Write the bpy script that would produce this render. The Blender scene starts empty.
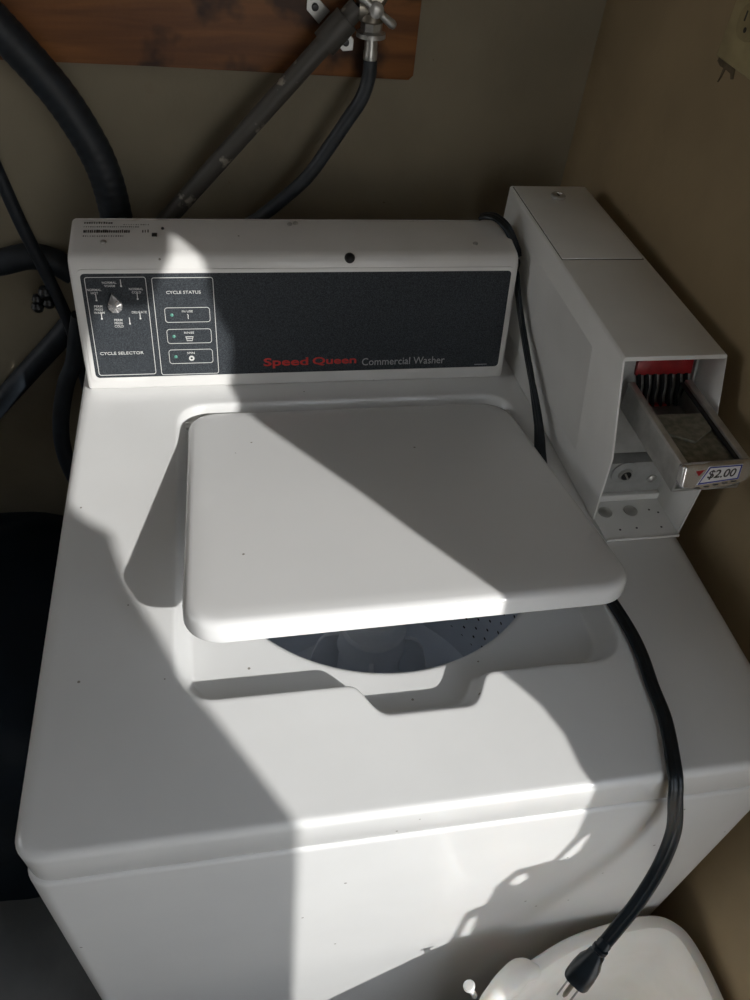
import bpy, bmesh, math, random
from mathutils import Vector, Matrix
random.seed(7)
PI = math.pi
C = bpy.context.scene.collection
SC = bpy.context.scene

# ---------------------------------------------------------------- camera, light, exposure
cam_d = bpy.data.cameras.new('camera'); cam = bpy.data.objects.new('camera', cam_d); C.objects.link(cam)
cam_d.sensor_fit = 'VERTICAL'; cam_d.sensor_height = 36.0
cam_d.lens = 36.0 * 788.84 / 1000.0
cam_d.clip_start = 0.02
cam.location = (0.1755, -0.2538, 1.5206)
cam.rotation_euler = (0.7930, -0.0831, -0.1667)
SC.camera = cam

world = bpy.data.worlds.new('sky'); SC.world = world; world.use_nodes = True
wn = world.node_tree
SKY_STRENGTH = 3.35
bgn = wn.nodes['Background']
tc = wn.nodes.new('ShaderNodeTexCoord'); sx = wn.nodes.new('ShaderNodeSeparateXYZ'); rp = wn.nodes.new('ShaderNodeValToRGB')
wn.links.new(tc.outputs['Generated'], sx.inputs[0]); wn.links.new(sx.outputs['Z'], rp.inputs[0]); wn.links.new(rp.outputs[0], bgn.inputs[0])
rp.color_ramp.elements[0].position = 0.0; rp.color_ramp.elements[0].color = (1.0, 0.95, 0.88, 1)
rp.color_ramp.elements[1].position = 0.7; rp.color_ramp.elements[1].color = (0.72, 0.84, 1.0, 1)
bgn.inputs[1].default_value = SKY_STRENGTH

SUN_TO = Vector((0.4295, -0.7305, 0.5310)).normalized()
sun_d = bpy.data.lights.new('sun', 'SUN'); sun_d.energy = 3.65; sun_d.angle = math.radians(0.6); sun_d.color = (1.0, 0.985, 0.955)
sun = bpy.data.objects.new('sun', sun_d); C.objects.link(sun)
sun.rotation_euler = (-SUN_TO).to_track_quat('-Z', 'Y').to_euler()
sun.location = (3, -4, 4)

SC.view_settings.view_transform = 'Standard'
SC.view_settings.look = 'None'
SC.view_settings.exposure = 0.0
SC.view_settings.gamma = 1.0
SC.view_settings.use_curve_mapping = False
SC.cycles.max_bounces = 12
SC.cycles.diffuse_bounces = 8

# ---------------------------------------------------------------- helpers
def mat(name, col, rough=0.5, metal=0.0, coat=0.0, var=0.0, vscale=20.0, col2=None, bump=0.0, bscale=200.0, spec=0.5, lo=0.35, hi=0.65, detail=4.0):
    m = bpy.data.materials.new(name); m.use_nodes = True
    nt = m.node_tree; b = nt.nodes['Principled BSDF']
    b.inputs['Base Color'].default_value = (*col, 1); b.inputs['Roughness'].default_value = rough
    b.inputs['Metallic'].default_value = metal
    b.inputs['Coat Weight'].default_value = coat; b.inputs['Coat Roughness'].default_value = 0.08
    b.inputs['Specular IOR Level'].default_value = spec
    t = nt.nodes.new('ShaderNodeTexCoord')
    n = nt.nodes.new('ShaderNodeTexNoise'); n.inputs['Scale'].default_value = vscale; n.inputs['Detail'].default_value = detail
    nt.links.new(t.outputs['Object'], n.inputs['Vector'])
    r = nt.nodes.new('ShaderNodeValToRGB')
    c2 = col2 if col2 else tuple(max(0, x * (1 - var)) for x in col)
    r.color_ramp.elements[0].position = lo; r.color_ramp.elements[1].position = hi
    r.color_ramp.elements[0].color = (*c2, 1); r.color_ramp.elements[1].color = (*col, 1)
    nt.links.new(n.outputs['Fac'], r.inputs[0]); nt.links.new(r.outputs[0], b.inputs['Base Color'])
    if bump:
        n2 = nt.nodes.new('ShaderNodeTexNoise'); n2.inputs['Scale'].default_value = bscale; n2.inputs['Detail'].default_value = 3
        nt.links.new(t.outputs['Object'], n2.inputs['Vector'])
        bp = nt.nodes.new('ShaderNodeBump'); bp.inputs['Strength'].default_value = bump; bp.inputs['Distance'].default_value = 0.002
        nt.links.new(n2.outputs['Fac'], bp.inputs['Height']); nt.links.new(bp.outputs[0], b.inputs['Normal'])
    return m

def thing(name, label, cat, loc=(0, 0, 0), group=None):
    o = bpy.data.objects.new(name, None); C.objects.link(o); o.location = loc; o.empty_display_size = 0.02
    return tag(o, label, cat, group)
def tag(o, label, cat, group=None, kind=None):
    o['label'] = label; o['category'] = cat
    if group: o['group'] = group
    if kind: o['kind'] = kind
    return o
def world_loc(o):
    v = Vector(o.location)
    while o.parent:
        o = o.parent; v = v  # children are built in world coordinates, only roots are offset
        v = Vector(o.location)
    return v
def obj(name, bm, m, parent=None, sharp=35.0, smooth=True, label=None):
    me = bpy.data.meshes.new(name)
    bmesh.ops.recalc_face_normals(bm, faces=bm.faces[:]) if getattr(bm, 'is_valid', True) else None
    bm.to_mesh(me); bm.free()
    if smooth:
        for p in me.polygons: p.use_smooth = True
        me.set_sharp_from_angle(angle=math.radians(sharp))
    me.materials.append(m)
    o = bpy.data.objects.new(name, me); C.objects.link(o)
    if parent is not None:
        o.parent = parent
        if parent.type == 'EMPTY' and parent.parent is None:
            o.matrix_parent_inverse = Matrix.Translation(-Vector(parent.location))
    if label: o['label'] = label
    return o
def struct(name, bm, m, **k):
    o = obj(name, bm, m, **k); o['kind'] = 'structure'; return o
def BM(): return bmesh.new()
def add_box(bm, a, b, bev=0.0, seg=2, M=None):
    x0, y0, z0 = a; x1, y1, z1 = b
    vs = [bm.verts.new(p) for p in [(x0,y0,z0),(x1,y0,z0),(x1,y1,z0),(x0,y1,z0),(x0,y0,z1),(x1,y0,z1),(x1,y1,z1),(x0,y1,z1)]]
    fs = [bm.faces.new([vs[i] for i in q]) for q in [(3,2,1,0),(4,5,6,7),(0,1,5,4),(1,2,6,5),(2,3,7,6),(3,0,4,7)]]
    if bev:
        es = list({e for f in fs for e in f.edges})
        r = bmesh.ops.bevel(bm, geom=es, offset=bev, segments=seg, profile=0.5, affect='EDGES')
        vs = list({v for f in r['faces'] for v in f.verts} | {v for v in vs if v.is_valid})
    if M is not None:
        for v in vs: v.co = M @ v.co
    return vs
def add_prism(bm, pts, d, bev=0.0, seg=3):
    """closed 3-D polygon pts extruded by vector d"""
    d = Vector(d)
    a = [bm.verts.new(Vector(p)) for p in pts]; b = [bm.verts.new(Vector(p) + d) for p in pts]
    n = len(pts)
    fs = [bm.faces.new(a[::-1]), bm.faces.new(b)]
    for i in range(n): fs.append(bm.faces.new([a[i], a[(i+1) % n], b[(i+1) % n], b[i]]))
    if bev:
        es = list({e for f in fs for e in f.edges})
        bmesh.ops.bevel(bm, geom=es, offset=bev, segments=seg, profile=0.5, affect='EDGES')
def bridge(bm, A, B):
    n = len(A)
    for i in range(n):
        bm.faces.new([A[i], A[(i+1) % n], B[(i+1) % n], B[i]])
def loops(bm, L, cap0=False, cap1=False):
    R = [[bm.verts.new(p) for p in l] for l in L]
    for a, b in zip(R, R[1:]): bridge(bm, a, b)
    if cap0: bm.faces.new(R[0][::-1])
    if cap1: bm.faces.new(R[-1])
    return R
def rrect(w, h, r, k=10):
    """rounded rectangle outline about the origin, 4*(k+1) points"""
    P = []
    for cx, cy, a0 in [(w/2-r, h/2-r, 0), (-w/2+r, h/2-r, 90), (-w/2+r, -h/2+r, 180), (w/2-r, -h/2+r, 270)]:
        for i in range(k+1):
            a = math.radians(a0 + 90*i/k); P.append((cx + r*math.cos(a), cy + r*math.sin(a)))
    return P
def catmull(P, n=8):
    P = [Vector(p) for p in P]; Q = [2*P[0]-P[1]] + P + [2*P[-1]-P[-2]]; out = []
    for i in range(1, len(Q)-2):
        p0, p1, p2, p3 = Q[i-1:i+3]
        for j in range(n):
            t = j/n
            out.append(0.5*((2*p1)+(p2-p0)*t+(2*p0-5*p1+4*p2-p3)*t*t+(3*p1-p0-3*p2+p3)*t**3))
    out.append(P[-1]); return out
def add_tube(bm, P, r, seg=16, cap=True, section=None, wide=None, rfun=None):
    """sweep a round (or given) section along P; wide = list of width vectors per point for flat sections"""
    P = [Vector(p) for p in P]; n = len(P); rings = []; up = None
    for i, p in enumerate(P):
        t = (P[min(i+1, n-1)] - P[max(i-1, 0)]).normalized()
        if wide: u = Vector(wide[i])
        elif up is None: u = Vector((0, 0, 1)) if abs(t.z) < 0.9 else Vector((1, 0, 0))
        else: u = up
        u = (u - t*u.dot(t)).normalized(); up = u; v = t.cross(u)
        rr = rfun(i/(n-1)) if rfun else r
        if section: ring = [p + u*a + v*b for a, b in section]
        else: ring = [p + (u*math.cos(2*PI*k/seg) + v*math.sin(2*PI*k/seg))*rr for k in range(seg)]
        rings.append([bm.verts.new(q) for q in ring])
    for a, b in zip(rings, rings[1:]): bridge(bm, a, b)
    if cap: bm.faces.new(rings[0][::-1]); bm.faces.new(rings[-1])
def add_lathe(bm, prof, c=(0, 0, 0), seg=32, M=None, cap=True):
    """profile [(r, z)] about the z axis at c, optionally rotated by matrix M about c"""
    c = Vector(c); rings = []; new = []
    for r, z in prof:
        ring = []
        for k in range(seg):
            v = Vector((r*math.cos(2*PI*k/seg), r*math.sin(2*PI*k/seg), z))
            if M is not None: v = M @ v
            ring.append(bm.verts.new(c + v))
        rings.append(ring)
    for a, b in zip(rings, rings[1:]): bridge(bm, a, b)
    if cap: bm.faces.new(rings[0][::-1]); bm.faces.new(rings[-1])
def axis_to(d):
    return Vector(d).normalized().to_track_quat('Z', 'Y').to_matrix()
def text_bm(txt, w=None, h=None, bold=0.0, align='L', thick=0.0003, shear=0.0):
    """lettering lying in XY, bottom left at the origin, scaled to width w and/or height h"""
    cu = bpy.data.curves.new('t', 'FONT'); cu.body = txt; cu.offset = bold; cu.shear = shear; cu.extrude = 0; cu.resolution_u = 3
    o = bpy.data.objects.new('t', cu); C.objects.link(o)
    dg = bpy.context.evaluated_depsgraph_get(); me = bpy.data.meshes.new_from_object(o.evaluated_get(dg))
    bpy.data.objects.remove(o); bpy.data.curves.remove(cu)
    bm = bmesh.new(); bm.from_mesh(me); bpy.data.meshes.remove(me)
    xs = [v.co.x for v in bm.verts]; ys = [v.co.y for v in bm.verts]
    x0, x1, y0, y1 = min(xs), max(xs), min(ys), max(ys)
    sx = w/(x1-x0) if w else None; sy = h/(y1-y0) if h else None
    sx = sx or sy; sy = sy or sx
    for v in bm.verts: v.co = Vector(((v.co.x-x0)*sx, (v.co.y-y0)*sy, 0))
    r = bmesh.ops.extrude_face_region(bm, geom=bm.faces[:])
    for g in r['geom']:
        if isinstance(g, bmesh.types.BMVert): g.co.z += thick
    return bm
def join(bm, other, M=None):
    me = bpy.data.meshes.new('tmp'); other.to_mesh(me); other.free()
    if M is not None: me.transform(M)
    bm.from_mesh(me); bpy.data.meshes.remove(me)
def ring_outline(bm, outer, inner, z0, z1, M):
    """a thin raised frame between two same-count outlines"""
    A = [[M @ Vector((x, y, z)) for x, y in o] for o, z in [(outer, z0), (outer, z1), (inner, z1), (inner, z0)]]
    loops(bm, A)

# ---------------------------------------------------------------- materials
M_enamel = mat('white_enamel', (0.80, 0.80, 0.79), 0.30, coat=0.35, var=0.04, vscale=9)
def specks(m, amount=0.86):
    nt = m.node_tree; b = nt.nodes['Principled BSDF']; src = b.inputs['Base Color'].links[0].from_socket
    t = nt.nodes.new('ShaderNodeTexCoord'); v = nt.nodes.new('ShaderNodeTexVoronoi'); v.inputs['Scale'].default_value = 55
    nt.links.new(t.outputs['Object'], v.inputs['Vector'])
    a = nt.nodes.new('ShaderNodeMath'); a.operation = 'LESS_THAN'; a.inputs[1].default_value = 0.075; nt.links.new(v.outputs['Distance'], a.inputs[0])
    sp = nt.nodes.new('ShaderNodeSeparateXYZ'); nt.links.new(v.outputs['Color'], sp.inputs[0])
    g = nt.nodes.new('ShaderNodeMath'); g.operation = 'GREATER_THAN'; g.inputs[1].default_value = amount; nt.links.new(sp.outputs['X'], g.inputs[0])
    mu = nt.nodes.new('ShaderNodeMath'); mu.operation = 'MULTIPLY'; nt.links.new(a.outputs[0], mu.inputs[0]); nt.links.new(g.outputs[0], mu.inputs[1])
    mx = nt.nodes.new('ShaderNodeMixRGB'); mx.inputs[2].default_value = (0.30, 0.28, 0.25, 1)
    nt.links.new(src, mx.inputs[1]); nt.links.new(mu.outputs[0], mx.inputs[0]); nt.links.new(mx.outputs[0], b.inputs['Base Color'])
specks(M_enamel)
M_lid = mat('white_lid_enamel', (0.86, 0.86, 0.855), 0.26, coat=0.35, var=0.03, vscale=6)
M_hood = mat('white_hood_enamel', (0.78, 0.77, 0.75), 0.38, coat=0.2, var=0.06, vscale=14)
specks(M_lid, 0.9); specks(M_hood, 0.85)
M_coin = mat('white_powder_coat', (0.86, 0.86, 0.84), 0.42, coat=0.15, var=0.05, vscale=16, bump=0.06, bscale=900)
M_coin_in = mat('grey_coated_steel', (0.42, 0.43, 0.42), 0.5, var=0.25, vscale=40)
M_black = mat('black_fascia', (0.062, 0.070, 0.080), 0.45, col2=(0.022, 0.028, 0.034), vscale=900, bump=0.5, bscale=1400, spec=0.25, lo=0.42, hi=0.62)
M_white_ink = mat('white_print', (0.72, 0.72, 0.70), 0.5, var=0.05)
M_grey_ink = mat('grey_print', (0.42, 0.43, 0.44), 0.5, var=0.05)
M_red_ink = mat('red_print', (0.62, 0.035, 0.03), 0.45, var=0.08)
M_dark_ink = mat('dark_print', (0.06, 0.055, 0.05), 0.6, var=0.3, vscale=300)
M_led = mat('green_lens', (0.12, 0.36, 0.28), 0.25, var=0.15, vscale=200)
M_knob = mat('brushed_knob', (0.34, 0.34, 0.34), 0.35, metal=0.3, var=0.35, vscale=90)
M_chrome = mat('chrome', (0.82, 0.81, 0.80), 0.14, metal=0.75, var=0.12, vscale=60)
M_steel = mat('worn_steel', (0.56, 0.56, 0.54), 0.36, metal=0.7, var=0.22, vscale=70)
M_rail = mat('slide_rail_metal', (0.62, 0.60, 0.56), 0.30, metal=0.6, var=0.2, vscale=70)
M_plate = mat('dark_coin_plate', (0.30, 0.28, 0.22), 0.55, metal=0.2, col2=(0.16, 0.155, 0.12), vscale=160)
M_redpl = mat('red_plastic', (0.36, 0.012, 0.016), 0.35, var=0.3, vscale=100)
M_blackpl = mat('black_plastic', (0.015, 0.016, 0.018), 0.35, var=0.3, vscale=80)
M_finger = mat('matte_black_plastic', (0.008, 0.008, 0.009), 0.7, var=0.3, vscale=80, spec=0.2)
M_label = mat('white_label', (0.80, 0.80, 0.80), 0.35, var=0.03)
M_blue_ink = mat('blue_print', (0.03, 0.04, 0.30), 0.4, var=0.1)
M_cord = mat('black_cord_rubber', (0.008, 0.014, 0.020), 0.36, var=0.4, vscale=120)
M_hose = mat('dark_rubber_hose', (0.016, 0.022, 0.030), 0.55, var=0.4, vscale=50)
M_hose2 = mat('grey_rubber_hose', (0.035, 0.042, 0.050), 0.5, var=0.3, vscale=60)
M_pipe = mat('galvanised_pipe', (0.085, 0.080, 0.072), 0.5, metal=0.2, col2=(0.36, 0.33, 0.28), vscale=38, lo=0.30, hi=0.36)
M_brass = mat('tarnished_valve', (0.36, 0.33, 0.28), 0.35, metal=0.8, col2=(0.16, 0.14, 0.11), vscale=60)
M_tub = mat('basket_grey', (0.82, 0.86, 0.92), 0.42, metal=0.2, var=0.1, vscale=12)
M_agit = mat('agitator_plastic', (0.78, 0.80, 0.83), 0.45, var=0.06, vscale=20)
M_bin = mat('white_plastic', (0.90, 0.87, 0.83), 0.42, col2=(0.83, 0.80, 0.75), vscale=14)
b_ = M_bin.node_tree.nodes['Principled BSDF']; b_.inputs['Subsurface Weight'].default_value = 0.7; b_.inputs['Subsurface Radius'].default_value = (1.0, 0.8, 0.65); b_.inputs['Subsurface Scale'].default_value = 0.02
M_outlet = mat('ivory_plate', (0.42, 0.35, 0.19), 0.5, var=0.2, vscale=40)
M_outlet_d = mat('ivory_socket', (0.34, 0.28, 0.15), 0.5, var=0.2, vscale=60)
M_mass = mat('dark_mass', (0.002, 0.007, 0.013), 0.6, spec=0.2, var=0.3, vscale=9, bump=0.3, bscale=30)

def wall_mat(name, col, stain, dark):
    m = mat(name, col, 0.75, var=0.22, vscale=5.0, bump=0.35, bscale=60)
    nt = m.node_tree; b = nt.nodes['Principled BSDF']
    src = b.inputs['Base Color'].links[0].from_socket
    t = nt.nodes.new('ShaderNodeTexCoord')
    n = nt.nodes.new('ShaderNodeTexNoise'); n.inputs['Scale'].default_value = 16; n.inputs['Detail'].default_value = 8
    nt.links.new(t.outputs['Object'], n.inputs['Vector'])
    r = nt.nodes.new('ShaderNodeValToRGB'); r.color_ramp.elements[0].position = 0.68; r.color_ramp.elements[1].position = 0.78
    r.color_ramp.elements[0].color = (0, 0, 0, 1); r.color_ramp.elements[1].color = (1, 1, 1, 1)
    nt.links.new(n.outputs['Fac'], r.inputs[0])
    mx = nt.nodes.new('ShaderNodeMixRGB'); mx.inputs[2].default_value = (*stain, 1)
    nt.links.new(src, mx.inputs[1]); nt.links.new(r.outputs[0], mx.inputs[0])
    # fine dark specks
    n3 = nt.nodes.new('ShaderNodeTexNoise'); n3.inputs['Scale'].default_value = 90; n3.inputs['Detail'].default_value = 1
    nt.links.new(t.outputs['Object'], n3.inputs['Vector'])
    r3 = nt.nodes.new('ShaderNodeValToRGB'); r3.color_ramp.elements[0].position = 0.80; r3.color_ramp.elements[1].position = 0.83
    r3.color_ramp.elements[0].color = (0, 0, 0, 1); r3.color_ramp.elements[1].color = (1, 1, 1, 1)
    nt.links.new(n3.outputs['Fac'], r3.inputs[0])
    mx3 = nt.nodes.new('ShaderNodeMixRGB'); mx3.inputs[2].default_value = (*dark, 1)
    nt.links.new(mx.outputs[0], mx3.inputs[1]); nt.links.new(r3.outputs[0], mx3.inputs[0])
    nt.links.new(mx3.outputs[0], b.inputs['Base Color'])
    return m
M_wallb = wall_mat('cream_back_wall', (0.285, 0.245, 0.172), (0.25, 0.205, 0.14), (0.2, 0.15, 0.09))
M_wallr = wall_mat('tan_right_wall', (0.375, 0.285, 0.165), (0.33, 0.245, 0.14), (0.2, 0.14, 0.08))
M_walld = wall_mat('grey_wall', (0.30, 0.27, 0.23), (0.26, 0.23, 0.2), (0.2, 0.15, 0.1))
M_floor = mat('stained_concrete', (0.17, 0.165, 0.155), 0.8, col2=(0.09, 0.09, 0.085), vscale=5, bump=0.4, bscale=80)
M_ceil = mat('pale_ceiling', (0.60, 0.57, 0.52), 0.8, var=0.1)
M_ground = mat('outside_paving', (0.42, 0.40, 0.37), 0.85, var=0.25, vscale=2)

def wood_mat():
    m = mat('stained_pine', (0.16, 0.062, 0.022), 0.55, bump=0.2, bscale=90)
    nt = m.node_tree; b = nt.nodes['Principled BSDF']
    t = nt.nodes.new('ShaderNodeTexCoord'); mp = nt.nodes.new('ShaderNodeMapping'); mp.inputs['Scale'].default_value = (5, 5, 60)
    nt.links.new(t.outputs['Object'], mp.inputs[0])
    n = nt.nodes.new('ShaderNodeTexNoise'); n.inputs['Scale'].default_value = 1.0; n.inputs['Detail'].default_value = 6; n.inputs['Distortion'].default_value = 0.6
    nt.links.new(mp.outputs[0], n.inputs['Vector'])
    r = nt.nodes.new('ShaderNodeValToRGB'); r.color_ramp.elements[0].position = 0.3; r.color_ramp.elements[1].position = 0.7
    r.color_ramp.elements[0].color = (0.13, 0.045, 0.013, 1); r.color_ramp.elements[1].color = (0.27, 0.105, 0.026, 1)
    nt.links.new(n.outputs['Fac'], r.inputs[0])
    n2 = nt.nodes.new('ShaderNodeTexNoise'); n2.inputs['Scale'].default_value = 14; n2.inputs['Detail'].default_value = 3
    nt.links.new(t.outputs['Object'], n2.inputs['Vector'])
    r2 = nt.nodes.new('ShaderNodeValToRGB'); r2.color_ramp.elements[0].position = 0.36; r2.color_ramp.elements[1].position = 0.46
    r2.color_ramp.elements[0].color = (0.25, 0.22, 0.2, 1); r2.color_ramp.elements[1].color = (1, 1, 1, 1)
    nt.links.new(n2.outputs['Fac'], r2.inputs[0])
    mx = nt.nodes.new('ShaderNodeMixRGB'); mx.blend_type = 'MULTIPLY'; mx.inputs[0].default_value = 1.0
    nt.links.new(r.outputs[0], mx.inputs[1]); nt.links.new(r2.outputs[0], mx.inputs[2]); nt.links.new(mx.outputs[0], b.inputs['Base Color'])
    return m
M_wood = wood_mat()

# ---------------------------------------------------------------- the room
XR, YB, XL, YF, ZC = 0.68, 0.842, -1.7, -1.4, 2.35
DX0, DX1 = 0.36, 0.66   # unseen doorway added behind the camera to let in fill light
bm = BM(); add_box(bm, (XL-0.1, YF-0.1, -0.06), (XR+0.05, YB+0.1, 0.0)); struct('floor', bm, M_floor, smooth=False)
bm = BM(); add_box(bm, (XL-0.1, YF-0.1, ZC), (XR+0.05, YB+0.1, ZC+0.06)); struct('ceiling', bm, M_ceil, smooth=False)
bm = BM(); add_box(bm, (XL-0.1, YB, 0), (XR+0.05, YB+0.08, ZC)); struct('wall_back', bm, M_wallb, smooth=False)
WY0, WY1, WZ0, WZ1 = 0.0, 0.66, 1.12, 1.98   # unseen window added in the left wall to light the coin box
bm = BM()
for a, b in (((YF, 0), (WY0, ZC)), ((WY1, 0), (YB, ZC)), ((WY0, 0), (WY1, WZ0)), ((WY0, WZ1), (WY1, ZC))):
    add_box(bm, (XL-0.08, a[0], a[1]), (XL, b[0], b[1]))
struct('wall_left', bm, M_walld, smooth=False)
bm = BM()
for a, b in (((WY0, WZ0), (WY0+0.04, WZ1)), ((WY1-0.04, WZ0), (WY1, WZ1)), ((WY0, WZ0), (WY1, WZ0+0.04)), ((WY0, WZ1-0.04), (WY1, WZ1))):
    add_box(bm, (XL-0.06, a[0], a[1]), (XL-0.02, b[0], b[1]))
struct('fill_window_1', bm, M_hood, smooth=False)  # frame of the added fill-light window
bm = BM(); add_prism(bm, [(XL-0.1, YF, 0), (DX0, YF, 0), (DX0, YF, 2.08), (DX1, YF, 2.08), (DX1, YF, 0), (XR+0.05, YF, 0), (XR+0.05, YF, ZC), (XL-0.1, YF, ZC)], (0, -0.08, 0)); struct('wall_front', bm, M_walld, smooth=False)
bm = BM(); add_box(bm, (-9, -12, -0.16), (9, 6, -0.08)); struct('ground', bm, M_ground, smooth=False)

# right wall, its unseen opening shaped to cast the sun patch, (y, z)
OPEN = [(-0.806, 0.992), (-0.806, 1.502), (-0.807, 1.543), (-0.808, 1.576), (-0.813, 1.607), (-0.8, 1.63), (-0.79, 1.672), (-0.768, 1.689),
        (-0.752, 1.697), (-0.766, 1.712), (-0.783, 1.738), (-0.787, 1.763), (-0.628, 1.764), (-0.584, 1.776), (-0.544, 1.806), (-0.528, 1.823),
        (-0.483, 1.789), (-0.43, 1.751), (-0.411, 1.754), (-0.395, 1.763), (-0.372, 1.767), (-0.343, 1.772), (-0.313, 1.774), (-0.303, 1.752),
        (-0.297, 1.7), (-0.303, 1.683), (-0.294, 1.658), (-0.291, 1.637), (-0.271, 1.589), (-0.276, 1.574), (-0.284, 1.555), (-0.29, 1.536),
        (-0.316, 1.517), (-0.324, 1.508), (-0.328, 1.436), (-0.333, 1.394), (-0.332, 1.338), (-0.352, 1.26), (-0.345, 1.24), (-0.342, 1.22),
        (-0.352, 1.206), (-0.378, 1.202), (-0.384, 1.195), (-0.373, 1.131), (-0.366, 1.079), (-0.379, 1.035), (-0.439, 1.067), (-0.461, 1.046),
        (-0.463, 0.997), (-0.495, 1.004), (-0.498, 0.925), (-0.52, 0.84), (-0.33, 0.56), (-0.24, 0.5), (-0.24, 0.02), (-0.74, 0.02),  # low lobe added to brighten the bin and front panel
        (-0.74, 0.86), (-0.818, 0.9)]
def wall_right_bm():
    cu = bpy.data.curves.new('w', 'CURVE'); cu.dimensions = '2D'; cu.fill_mode = 'BOTH'; cu.extrude = 0.002
    def sp(P):
        s = cu.splines.new('POLY'); s.points.add(len(P)-1); s.use_cyclic_u = True
        for q, p in zip(s.points, P): q.co = (p[0], p[1], 0, 1)
    sp([(YF, 0), (YB, 0), (YB, ZC), (YF, ZC)]); sp(OPEN)
    sp([(-0.343,1.070),(-0.356,1.066),(-0.370,1.042),(-0.375,1.028),(-0.348,1.013),(-0.341,1.025)])  # three small holes cut to throw light flecks on the front panel
    sp([(-0.418,1.041),(-0.438,1.048),(-0.444,1.035),(-0.424,1.010),(-0.408,1.014)])
    sp([(-0.468,0.965),(-0.489,0.974),(-0.490,0.918),(-0.463,0.896)])
    o = bpy.data.objects.new('w', cu); C.objects.link(o)
    dg = bpy.context.evaluated_depsgraph_get(); me = bpy.data.meshes.new_from_object(o.evaluated_get(dg))
    bpy.data.objects.remove(o); bpy.data.curves.remove(cu)
    bm = bmesh.new(); bm.from_mesh(me); bpy.data.meshes.remove(me)
    for v in bm.verts:
        a, b, c = v.co; v.co = (XR + 0.002 + c, a, b)
    return bm
struct('wall_right', wall_right_bm(), M_wallr, smooth=False)

# ---------------------------------------------------------------- the washing machine
W, D, H = 0.654, 0.711, 0.914
washer = thing('washing_machine', 'white top-loading coin laundry washer with its lid ajar and black control panel', 'washing machine', (W/2, D/2, 0))

# cabinet
bm = BM()
out = lambda i: rrect(W-i, D-i, 0.018, 8)
cx, cy = W/2, D/2
loops(bm, [[(cx+x, cy+y, z) for x, y in out(i)] for i, z in ((0.002, 0.03), (0.0, 0.04), (0.0, 0.8600), (0.0004, 0.8625), (0.002, 0.8645), (0.005, 0.8658), (0.010, 0.866), (0.03, 0.866))], cap0=True)
obj('cabinet', bm, M_enamel, washer)
for px, py in ((0.05, 0.05), (W-0.05, 0.05), (0.05, D-0.05), (W-0.05, D-0.05)):
    bm = BM(); add_lathe(bm, [(0.022, 0.0), (0.024, 0.006), (0.012, 0.012), (0.010, 0.034)], (px, py, 0), 16)
    obj('leveling_foot', bm, M_blackpl, washer)

# top panel: rolled outer edge, recess with a finger scoop, round opening
OX, OY = 0.326, 0.327
N = 720
def ray_rrect(a, x0, x1, y0, y1, r):
    dx, dy = math.cos(a), math.sin(a)
    t = 1e9
    if dx > 1e-9: t = min(t, (x1-OX)/dx)
    if dx < -1e-9: t = min(t, (x0-OX)/dx)
    if dy > 1e-9: t = min(t, (y1-OY)/dy)
    if dy < -1e-9: t = min(t, (y0-OY)/dy)
    px, py = OX+dx*t, OY+dy*t
    for sx_, ex in ((-1, x0+r), (1, x1-r)):
        for sy_, ey in ((-1, y0+r), (1, y1-r)):
            if (px-ex)*sx_ > 0 and (py-ey)*sy_ > 0:
                b = (OX-ex)*dx+(OY-ey)*dy; cc = (OX-ex)**2+(OY-ey)**2-r*r
                t = -b+math.sqrt(max(0, b*b-cc))
    return t
ANG = [2*PI*i/N for i in range(N)]
def loop_r(R, z): return [(OX+math.cos(a)*r, OY+math.sin(a)*r, z) for a, r in zip(ANG, R)]
def outer(ins, z): return loop_r([ray_rrect(a, ins, W-ins, ins*0.5, D-ins, 0.022-ins*0.3) for a in ANG], z)
def smooth(R, k=3, it=3):
    for _ in range(it): R = [sum(R[(i+j) % N] for j in range(-k, k+1))/(2*k+1) for i in range(N)]
    return R
def recess(d, scoop):
    R = []
    for a in ANG:
        r = ray_rrect(a, 0.114+d, 0.534-d, 0.117+d, 0.530-d, 0.032)
        if math.sin(a) < -0.5:
            x = OX + math.cos(a)/(-math.sin(a))*0.22
            t = 0.0
            if 0.264 < x < 0.400:
                t = min(1, (x-0.264)/0.034, (0.400-x)/0.034); t = t*t*(3-2*t)
            r += scoop*t/(-math.sin(a))
        R.append(r)
    return smooth(R, 2, 2)
ZF = 0.886
L = [outer(0.010, 0.850), outer(0.010, 0.8705), outer(0.003, 0.8695), outer(0.0015, 0.8715), outer(0.0, 0.906)]
for k in range(1, 9):
    a = k/8*PI/2; L.append(outer(0.013*(1-math.cos(a)), 0.906+0.008*math.sin(a)))
L.append(outer(0.016, 0.914))
nstep = 12
L.append(loop_r(recess(-0.003, 0.033), 0.914))
for k in range(nstep+1):
    t = k/nstep; s = t*t*(3-2*t)
    L.append(loop_r(recess(0.015*t, 0.033-0.007*t), 0.914-(0.914-ZF)*s))
L.append(loop_r(recess(0.0165, 0.026), ZF))
RO = 0.186
L.append(loop_r([RO+0.003]*N, ZF))
for k in range(0, 7):
    a = k/6*PI/2; L.append(loop_r([RO-0.006*math.sin(a)]*N, ZF-0.006*(1-math.cos(a))))
L.append(loop_r([RO-0.006]*N, ZF-0.03))
bm = BM(); loops(bm, L); obj('top_panel', bm, M_enamel, washer, sharp=40)

# lid
lid_w, lid_x = 0.392, 0.326
hinge = Vector((lid_x, 0.509, 0.917)); front = Vector((lid_x, 0.144, 0.984))
ld = (hinge-front); ll = ld.length; ldir = ld.normalized(); ln = Vector((1, 0, 0)).cross(ldir)
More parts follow.
